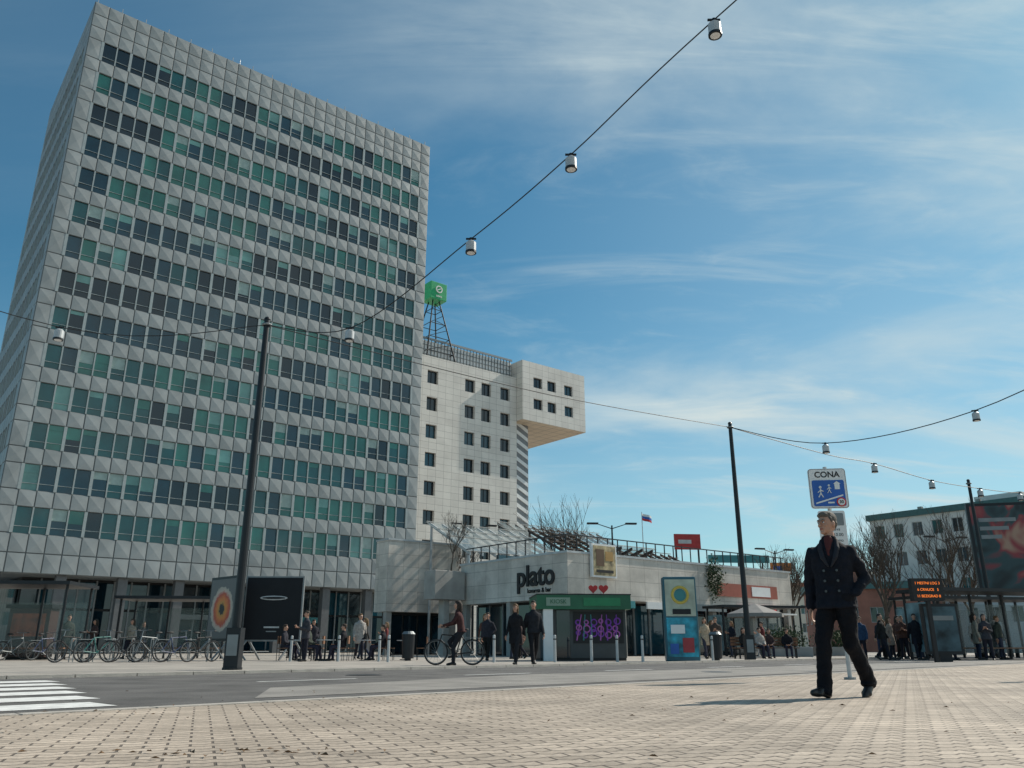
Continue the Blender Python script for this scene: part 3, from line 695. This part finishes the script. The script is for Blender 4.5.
def bin_(x,y):
    g=MB(); g.tube((0,0,.08),(0,0,.95),.22,.24,14,DARK); g.tube((0,0,.95),(0,0,1.05),.26,.18,14,GREY); g.tube((0,0,0),(0,0,.08),.12,.12,10,DARK); g.make('litter_bin',frame(x,y))
bin_(-3.9,32); bin_(7.9,33)

# ------------------------------------------------------------------ bicycles
def bicycle(x,y,a,col,lean=0):
    e=empty('bicycle',frame(x,y,0,a)@Matrix.Rotation(lean,4,'X')); g=MB(); r=.33
    for cx in(-.52,.52):
        g.ring((cx,0,r+.02),r,.020,'y',BLACK,28,6); g.ring((cx,0,r+.02),r-.03,.009,'y',GREY,28,4)
        for k in range(14):
            t=math.pi*2*k/14; g.tube((cx,0,r+.02),(cx+(r-.03)*math.cos(t),0,r+.02+(r-.03)*math.sin(t)),.003,.003,3,GREY,False)
        g.tube((cx,-.04,r+.02),(cx,.04,r+.02),.025,.025,8,GREY)
    R_=(-.52,0,.35);B=(-.06,0,.30);St=(-.20,0,.78);H=(.36,0,.82);Hb=(.40,0,.68)
    for p,q in((B,St),(B,Hb),(St,H),(R_,B),(R_,St),(Hb,H)): g.tube(p,q,.018,.018,8,col)
    for s in(-.05,.05): g.tube((.40,s*.6,.68),(.52,s,.35),.012,.012,6,col)
    g.tube(H,(.33,0,1.0),.014,.014,6,GREY); g.tube((.33,-.28,1.02),(.33,.28,1.02),.012,.012,6,GREY)
    for s in(-1,1): g.tube((.33,s*.28,1.02),(.22,s*.3,1.02),.016,.016,6,BLACK)
    g.tube(St,(-.23,0,.93),.013,.013,6,GREY); g.ell((-.26,0,.96),(.14,.07,.035),BLACK,12,6)
    g.ring(B,.09,.008,'y',GREY,16,4); g.tube(B,(.05,-.09,.17),.01,.01,5,GREY); g.box(.0,.1,-.15,-.07,.15,.17,BLACK); g.tube(B,(-.17,.09,.43),.01,.01,5,GREY); g.box(-.22,-.12,.07,.15,.42,.44,BLACK)
    g.box(-.75,-.3,-.06,.06,.72,.735,GREY)
    g.make('frame_and_wheels',None,e)
bc=[BLACK,mat('bike_teal',(.03,.16,.15),.45),DARK,GREY,mat('bike_blue',(.03,.05,.12),.45)]
for i in range(6): bicycle(-14.6+i*.78,28.3+i*.2,R.choice([1.0,1.15,-1.9])+R.uniform(-.3,.1),bc[i%5],R.uniform(-.05,.05))
for i in range(3): bicycle(-20.5+i*1.2,33.0,1.1+R.uniform(-.2,.2),bc[(i+2)%5])
g=MB()
for i in range(9):
    x=i*.62; g.tube((x,-.3,0),(x,-.3,.75),.02,.02,6,GREY);g.tube((x,.3,0),(x,.3,.75),.02,.02,6,GREY);g.tube((x,-.3,.75),(x,.3,.75),.02,.02,6,GREY)
g.make('bicycle_rack',frame(-14.9,28.9,0,.28))

# ------------------------------------------------------------------ people
def hand(mb,w,d,curl,side,mt):
    w=Vector(w); d=Vector(d).normalized(); f=Vector((0,-1,0))
    fw=(f-d*f.dot(d)).normalized(); nrm=d.cross(fw).normalized()*side
    for k in range(-2,3):
        mb.limb([w+fw*(.006*k),w+d*.085+fw*(.017*k)],[.018,.014],mt,8)
    for k in range(4):
        b=w+d*.09+fw*(.030-.020*k); l=[.072,.08,.075,.060][k]
        p1=b+d*(l*.45)+nrm*(.008*curl); p2=p1+d*(l*.30)+nrm*(.018*curl); p3=p2+d*(l*.18)+nrm*(.02*curl)
        mb.limb([b,p1,p2,p3],[.0105,.0095,.009,.008],mt,6)
    b=w+d*.03+fw*.03; p1=b+d*.035+fw*.022; p2=p1+d*.035+fw*.004
    mb.limb([w+d*.02+fw*.015,b,p1,p2],[.015,.014,.011,.009],mt,6)
def person(name,x,y,yaw,H=1.75,pose='stand',coat=(.03,.03,.04),pants=(.02,.02,.03),hair=(.05,.03,.02),hem=.82,vox=.022,hy=0,long=False,shoe=(.015,.013,.012),main=False,arms='down',fem=False,z=0,flip=1,bag=False,torso=0):
    s=H/1.81; e=empty(name,frame(x,y,z,yaw)@Matrix.Scale(s,4))
    cm=mat('cloth_%s'%(coat,),coat,.85,0,.25,14,bump=.35,bs=60,spec=.2); pmt=mat('cloth_%s'%(pants,),pants,.85,0,.2,14,bump=.3,bs=60,spec=.2)
    hm=mat('hair_%s'%(hair,),hair,.75,0,.4,60,bump=.6,bs=120); sm=mat('shoe_%s'%(shoe,),shoe,.4)
    f=flip; dz=0; lean=0
    hp={-1:Vector((-.09,0,.93)),1:Vector((.09,0,.93))}
    if pose=='walk':
        kn={-f:Vector((-f*.10,-.17,.515)),f:Vector((f*.09,.02,.49))}; an={-f:Vector((-f*.09,-.25,.095)),f:Vector((f*.085,.29,.155))}
        tilt={-f:-.12,f:.5}
    elif pose=='stand':
        kn={-1:Vector((-.10,-.03,.50)),1:Vector((.11,-.01,.50))}; an={-1:Vector((-.11,.02,.09)),1:Vector((.13,-.04,.09))}; tilt={-1:0,1:0}
    elif pose=='sit':
        dz=-.41; hp={k:v+Vector((0,0,dz)) for k,v in hp.items()}
        kn={-1:Vector((-.11,-.44,.53)),1:Vector((.12,-.45,.53))}; an={-1:Vector((-.11,-.40,.09)),1:Vector((.12,-.5,.09))}; tilt={-1:0,1:0}; hem=max(hem,.9)
    elif pose=='ride':
        dz=.03; lean=.22; hp={k:v+Vector((0,0,dz)) for k,v in hp.items()}
        kn={-1:Vector((-.10,-.38,.66)),1:Vector((.10,-.22,.50))}; an={-1:Vector((-.11,-.22,.30)),1:Vector((.16,-.20,.09))}; tilt={-1:.1,1:0}; hem=.9
    g=MB()
    for k in(-1,1):
        h=hp[k];kk=kn[k];a=an[k]
        m1=h.lerp(kk,.5); m2=kk.lerp(a,.4)+Vector((0,.015,0))
        if main: g.limb([h,m1,kk,m2,a+Vector((0,.01,-.01))],[.105,.094,.076,.072,.068],pmt,16); g.ell(a+Vector((0,-.02,-.03)),(.070,.080,.035),pmt,14,8)
        else: g.limb([h,m1,kk,m2,a],[.098,.086,.068,.066,.058],pmt,14)
    g.ell((0,.01,.96+dz),(.165,.115,.11),pmt,16,10)
    g.make('trousers',None,e,remesh=vox,disp=.03 if main else 0)
    g=MB()
    for k in(-1,1):
        a=an[k];t=tilt[k]; Rm=Matrix.Rotation(t,3,'X')
        def P(q): return a+Rm@Vector(q)
        g.limb([a+Vector((0,0,.03)),a+Vector((0,0,-.02))],[.046,.045],sm,10)
        g.limb([P((0,.06,-.050)),P((0,-.03,-.035)),P((k*.008,-.11,-.050)),P((k*.010,-.185,-.060))],[.040,.046,.042,.032],sm,12)
        g.limb([P((-.02,-.13,-.06)),P((.028,-.13,-.06))],[.032,.032],sm,8)
    g.make('shoes',None,e,remesh=.009 if main else min(vox,.015))
    TM=Matrix.Rotation(torso,4,'Z')
    g=MB(); g.M=TM; ly=lambda zz: -(zz-.95)*math.tan(lean)
    if fem: prof=[(.95,.175,.13),(1.10,.145,.105),(1.25,.165,.125),(1.36,.175,.12),(1.45,.15,.095),(1.50,.085,.07),(1.55,.06,.06)]
    else: prof=[(.95,.188,.135),(1.10,.180,.125),(1.25,.195,.135),(1.36,.200,.130),(1.425,.180,.112),(1.475,.125,.09),(1.51,.080,.074),(1.555,.066,.066)]
    rs=[]
    if hem<.94: rs+= [(hem,0,0,.205,.155),(hem*.5+.47,0,0,.198,.147)]
    rs+=[(a,0,0,b,c) for a,b,c in prof if a>=hem-.06]
    rs=[(a+dz,b,c+ly(a),d_,e2) for a,b,c,d_,e2 in rs]
    g.rings(rs,cm,28)
    sh={k:Vector((k*(.165 if fem else .180),ly(1.40)+.005,1.395+dz)) for k in(-1,1)}
    wr={}
    for k in(-1,1):
        if arms=='pocket' and k==1: el=Vector((.285,.10,1.13)); w=Vector((.200,-.075,.985))
        elif arms in('down','pocket'):
            sw=(-.10 if k==f else .13) if pose=='walk' else 0
            if arms=='pocket': sw=.03
            el=sh[k]+Vector((k*.065,.03+sw*.5,-.285)); w=el+Vector((k*.012,-.05+sw,-.245))
        elif arms=='phone': el=sh[k]+Vector((k*.06,.02,-.28)); w=Vector((k*.08,-.28,1.20+dz))
        elif arms=='lap': el=sh[k]+Vector((k*.06,-.06,-.27)); w=Vector((k*.09,-.30,1.03+dz))
        elif arms=='bars': el=sh[k]+Vector((k*.08,-.14,-.23)); w=Vector((k*.25,-.50,1.12))
        wr[k]=(el,w); mid_=el.lerp(w,.5)
        g.limb([sh[k],sh[k].lerp(el,.5),el,mid_,w],[.066,.066,.058,.054,.046] if not fem else [.058,.054,.047,.043,.037],cm,12)
    g.make('coat',None,e,remesh=vox,disp=.030 if main else 0)
    g=MB(); g.M=TM
    for k in(-1,1):
        if arms=='pocket' and k==1: continue
        el,w=wr[k]; d=(w-el).normalized(); hand(g,w+d*.015,d,1.3,k,SKINM)
    g.make('hands',None,e,smooth=True,remesh=.0045 if main else 0)
    HM=Matrix.Translation((0,ly(1.55),dz-.012))@Matrix.Rotation(hy,4,'Z')
    g=MB(); g.M=HM
    g.limb([(0,.015,1.47),(0,.005,1.60)],[.058,.053],SKINM,12)
    g.ell((0,.005,1.705),(.074,.094,.103),SKINM,20,14); g.ell((0,-.028,1.645),(.056,.064,.062),SKINM,16,10); g.ell((0,-.068,1.603),(.030,.024,.022),SKINM,10,8)
    g.limb([(0,-.088,1.715),(0,-.108,1.690),(0,-.113,1.673)],[.008,.011,.014],SKINM,8)
    for k in(-1,1): g.ell((k*.077,.008,1.685),(.011,.02,.032),SKINM,10,8); g.ell((k*.036,-.070,1.672),(.022,.016,.018),SKINM,8,6); g.ell((k*.013,-.103,1.672),(.009,.01,.008),SKINM,8,6)
    g.limb([(-.04,-.080,1.724),(.04,-.080,1.724)],[.012,.012],SKINM,8)
    g.make('head',None,e,remesh=.006 if main else .012)
    g=MB(); g.M=HM
    lip=mat('lips',(.36,.13,.11),.5)
    g.ell((0,-.089,1.640),(.024,.007,.004),lip,8,6); g.ell((0,-.088,1.633),(.020,.008,.005),lip,8,6)
    for k in(-1,1): g.ell((k*.031,-.086,1.702),(.014,.008,.008),WP,10,8); g.ell((k*.031,-.0925,1.702),(.006,.004,.007),BLACK,8,6); g.limb([(k*.013,-.094,1.722),(k*.034,-.094,1.727),(k*.052,-.080,1.721)],[.005,.005,.003],hm,6); g.limb([(k*.018,-.091,1.709),(k*.044,-.086,1.708)],[.0035,.003],mat('eyelid',(.25,.13,.1)),6)
    g.make('face_details',None,e)
    g=MB(); g.M=HM
    g.ell((0,.026,1.742),(.079,.090,.078),hm,18,12); g.ell((0,.048,1.70),(.077,.062,.075),hm,14,10); g.limb([(-.045,-.055,1.778),(0,-.070,1.785),(.045,-.055,1.778)],[.020,.022,.020],hm,10); g.ell((0,-.01,1.795),(.06,.07,.030),hm,14,8)
    for k in(-1,1): g.limb([(k*.068,-.02,1.745),(k*.072,-.012,1.705)],[.014,.009],hm,8)
    if long:
        g.limb([(0,.07,1.70),(0,.085,1.60),(0,.10,1.48)],[.075,.07,.05],hm,12)
        for k in(-1,1): g.limb([(k*.065,.02,1.72),(k*.072,.02,1.60),(k*.075,-.01,1.50)],[.03,.032,.022],hm,8)
    g.make('hair',None,e,remesh=.007 if main else .014,disp=.010 if main else 0)
    if bag:
        g=MB(); g.box(.19,.27,-.13,.13,.78+dz,1.02+dz,BLACK); g.tube((.23,-.1,1.02+dz),(.0,-.12,1.46+dz),.012,.012,5,BLACK); g.make('shoulder_bag',None,e,bevel=.02)
    return e,TM
NAVY=(.009,.011,.018)
man,TM=person('walking_man',3.33,8.60,math.radians(-50),1.85,'walk',NAVY,(.007,.007,.010),(.12,.105,.09),.84,.010,hy=math.radians(-14),main=True,arms='pocket',torso=math.radians(20))
lap=mat('lapel',(.012,.014,.023),.8,0,.2,14); shirt=mat('shirt_red',(.08,.012,.012),.8)
g=MB(); g.M=TM
g.limb([(0,-.050,1.515),(0,-.100,1.42),(0,-.118,1.36)],[.048,.030,.018],shirt,10)
g.make('shirt',None,man,remesh=.006)
g=MB(); g.M=TM
for k in(-1,1):
    g.limb([(k*.015,-.142,1.24),(k*.060,-.132,1.33),(k*.080,-.100,1.42),(k*.068,-.03,1.50),(k*.05,.04,1.53),(0,.072,1.54)],[.010,.026,.028,.028,.026,.026],lap,8)
g.make('lapels',None,man,remesh=.008)
g=MB(); g.M=TM; btn=mat('button',(.04,.04,.045),.25)
for zz in(1.20,1.10,1.00):
    for k in(-1,1): g.tube((k*.062,-.125,zz),(k*.062,-.152,zz),.013,.013,12,btn)
g.make('buttons',None,man)

bicycle(-1.62,23.9,math.pi-.12,BLACK)
person('cyclist',-1.42,23.87,-math.pi/2-.12,1.72,'ride',(.06,.025,.025),(.02,.02,.025),(.03,.02,.015),.95,.02,arms='bars',fem=True,long=True)
P=[(.10,24.2,-.35,1.68,'walk',(.015,.015,.018),(.02,.02,.024),(.12,.07,.03),.62,.02,True,True,-1,'down'),
(.62,24.4,.25,1.78,'walk',(.02,.022,.028),(.015,.015,.018),(.02,.015,.01),.88,.02,False,False,1,'down'),
(-7.3,30,-.9,1.72,'stand',(.05,.05,.06),(.02,.02,.03),(.04,.03,.02),.8,.028,False,False,1,'phone'),
(8.3,36.5,.2,1.7,'walk',(.45,.36,.26),(.05,.05,.07),(.1,.06,.03),.6,.028,True,True,1,'down'),
(8.9,37,-.3,1.75,'stand',(.08,.06,.05),(.02,.02,.03),(.04,.03,.02),.8,.028,False,False,1,'phone'),
(14.4,35,-.7,1.7,'stand',(.03,.06,.12),(.02,.02,.03),(.04,.03,.02),.8,.026,False,False,1,'down'),
(15.3,34.3,.7,1.66,'stand',(.28,.22,.18),(.02,.02,.03),(.1,.06,.03),.6,.026,True,True,1,'down'),
(16.2,34,-.2,1.78,'walk',(.015,.015,.02),(.02,.02,.03),(.02,.02,.02),.6,.026,False,False,1,'down'),
(16.7,32.4,.5,1.78,'stand',(.015,.015,.02),(.02,.02,.03),(.02,.02,.02),.6,.026,False,False,1,'pocket'),
(18.0,32.2,-.5,1.7,'stand',(.05,.05,.06),(.02,.02,.03),(.02,.02,.02),.8,.026,True,True,1,'phone'),
(14.6,33.5,.9,1.76,'walk',(.02,.02,.02),(.02,.02,.03),(.02,.02,.02),.8,.026,False,False,1,'down'),
]
for p in P: person('pedestrian',p[0],p[1],p[2],p[3],p[4],p[5],p[6],p[7],p[8],p[9],fem=p[10],long=p[11],flip=p[12],arms=p[13],hy=R.uniform(-.4,.4),bag=R.random()<.3)
CO=[(.015,.015,.02),(.03,.03,.04),(.02,.025,.04),(.06,.04,.04),(.10,.05,.04),(.30,.27,.22),(.04,.07,.12),(.16,.04,.04),(.35,.33,.31),(.05,.06,.05),(.02,.02,.02)]
def crowd(n,x0,x1,y0,y1,follow=0):
    pts=[]
    for i in range(n):
        for tr in range(30):
            y=R.uniform(y0,y1); x=R.uniform(x0,x1)+(y-y0)*follow
            if all((x-a)**2+(y-b)**2>.36 for a,b in pts): break
        pts.append((x,y)); fem=R.random()<.45
        person('pedestrian',x,y,R.uniform(-1.6,1.6),R.uniform(1.6,1.84),'walk' if R.random()<.5 else 'stand',R.choice(CO),R.choice([(.02,.02,.03),(.03,.04,.07),(.015,.015,.015)]),R.choice([(.04,.03,.02),(.02,.015,.01),(.15,.09,.04)]),R.choice([.62,.8,.85,.88]),.032,fem=fem,long=fem,flip=R.choice([-1,1]),arms=R.choice(['down','down','phone','pocket']),hy=R.uniform(-.5,.5),bag=R.random()<.35)
crowd(22,14.6,20.5,33.5,42,.42)
crowd(8,6.2,12.2,37,46,.25)
crowd(6,-1.6,1.6,32.5,40)
crowd(6,-9.5,-5.0,34,44,-.15)
crowd(4,-19,-14,33,42,-.3)
def bench(x,y,a,w=1.8):
    g=MB()
    for i in range(4): g.box(-w/2,w/2,-.22+i*.12,-.13+i*.12,.43,.47,WOOD)
    for i in range(3): g.box(-w/2,w/2,.26,.29,.55+i*.13,.65+i*.13,WOOD)
    for sx in(-w/2+.15,w/2-.15): g.box(sx-.03,sx+.03,-.2,.25,.38,.428,DARK); g.box(sx-.03,sx+.03,-.2,-.15,0,.379,DARK); g.box(sx-.03,sx+.03,.2,.25,0,.379,DARK); g.box(sx-.03,sx+.03,.292,.32,.38,.95,DARK)
    g.make('park_bench',frame(x,y,0,a))
def table(x,y):
    g=MB(); g.tube((0,0,.72),(0,0,.75),.35,.35,18,LGREY); g.tube((0,0,0),(0,0,.72),.03,.03,8,DARK); g.tube((0,0,0),(0,0,.03),.22,.2,14,DARK); g.make('cafe_table',frame(x,y))
def chair(x,y,a):
    g=MB(); g.box(-.2,.2,-.2,.2,.43,.46,WOOD); g.box(-.2,.2,.18,.21,.6,.88,WOOD)
    for sx in(-.18,.18):
        g.tube((sx,-.18,0),(sx,-.18,.43),.012,.012,5,DARK); g.tube((sx,.2,0),(sx,.22,.88),.012,.012,5,DARK)
    g.make('cafe_chair',frame(x,y,0,a))
for (x,y,a) in[(10.6,37.6,.3),(12.4,39.6,-.2)]:
    bench(x,y,a)
    for dx_ in(-.4,.4):
        q=frame(x,y,0,a)@Vector((dx_,.0,0)); person('seated_person',q.x,q.y,a,1.7,'sit',R.choice(CO),(.03,.03,.05),(.05,.03,.02),.9,.03,arms='lap',fem=dx_<0,long=dx_<0)
for (x,y) in[(-6.9,31.5),(-8.0,32.3),(-5.6,32.6),(-4.2,33.6)]:
    table(x,y); chair(x-.65,y,math.pi/2); chair(x+.65,y,-math.pi/2)
for (x,y,a) in[(-6.25,31.5,-math.pi/2),(-7.55,31.5,math.pi/2),(-8.65,32.3,math.pi/2),(-4.95,32.6,-math.pi/2)]:
    person('seated_person',x,y,a,1.7,'sit',R.choice(CO),(.03,.03,.05),(.05,.03,.02),.9,.03,arms='lap')

# ------------------------------------------------------------------ bare trees
def tree(x,y,H,seed,z=0,r0=.11,mr=.010):
    rr=random.Random(seed); g=MB()
    def br(p,d,l,r,lv):
        n=3; q=p; r=max(r,mr)
        for i in range(n):
            d2=(d+Vector((rr.uniform(-.16,.16),rr.uniform(-.16,.16),rr.uniform(0,.12)))).normalized(); q2=q+d2*(l/n)
            g.tube(q,q2,r*(1-.15*i),r*(1-.15*(i+1)),6 if lv<2 else 3,BARK,False); q=q2;d=d2
            if lv>0 and lv<5 and i<n-1 and rr.random()<.7:
                a=rr.uniform(0,6.3); s=Vector((math.cos(a),math.sin(a),.7)); br(q,(d*.6+s*.5).normalized(),l*.62,r*.5,lv+1)
        if lv<5:
            for k in range(3 if lv<2 else 2):
                a=rr.uniform(0,6.3); s=Vector((math.cos(a),math.sin(a),.4)); br(q,(d*.95+s*.5).normalized(),l*rr.uniform(.68,.84),r*.6,lv+1)
    br(Vector((0,0,0)),Vector((0,0,1)),H*.27,r0,0)
    g.make('bare_tree',frame(x,y,z))
tree(4.9,62,12.5,3,r0=.16,mr=.012); tree(-3.7,50.4,4.0,5,4.85,.06,.006); tree(-4.6,60,9.5,6,r0=.14)
for i,(x,y,h) in enumerate([(24.5,55,10.5),(21.0,48,8.5),(29,55,11),(33,60,10),(22,66,9),(36,70,10),(17,80,9),(19,58,8.5)]): tree(x,y,h,8+i,r0=.15,mr=.010)
def shrub(name,x,y,z,rx,ry,rz,n,seed):
    rr=random.Random(seed); g=MB()
    for i in range(n):
        v=Vector((rr.gauss(0,1),rr.gauss(0,1),rr.gauss(0,1))).normalized()*rr.uniform(.45,1.1)*(1+.25*math.sin(i%9))
        p=Vector((v.x*rx,v.y*ry,v.z*rz)); a=Vector((rr.gauss(0,1),rr.gauss(0,1),rr.gauss(0,1))).normalized(); b=a.cross(Vector((rr.gauss(0,1),rr.gauss(0,1),1))).normalized(); l=rr.uniform(.05,.11)
        g.poly([p-a*l,p+b*l*.5,p+a*l,p-b*l*.5],FOL)
    g.make(name,frame(x,y,z))
q=Vector((2.94,44,0))+D*12.0+E*-.3
shrub('climbing_plant',q.x,q.y,4.5,.6,.3,1.2,900,3)
for i,(x,y) in enumerate([(14.8,46),(19,50),(24,48)]):
    shrub('shrub',x,y,.9,1.1,.7,.6,1100,20+i); g=MB(); g.box(-1.2,1.2,-.7,.7,0,.5,CONC); g.make('planter_box',frame(x,y),bevel=.03)
print('done',len(bpy.data.objects))
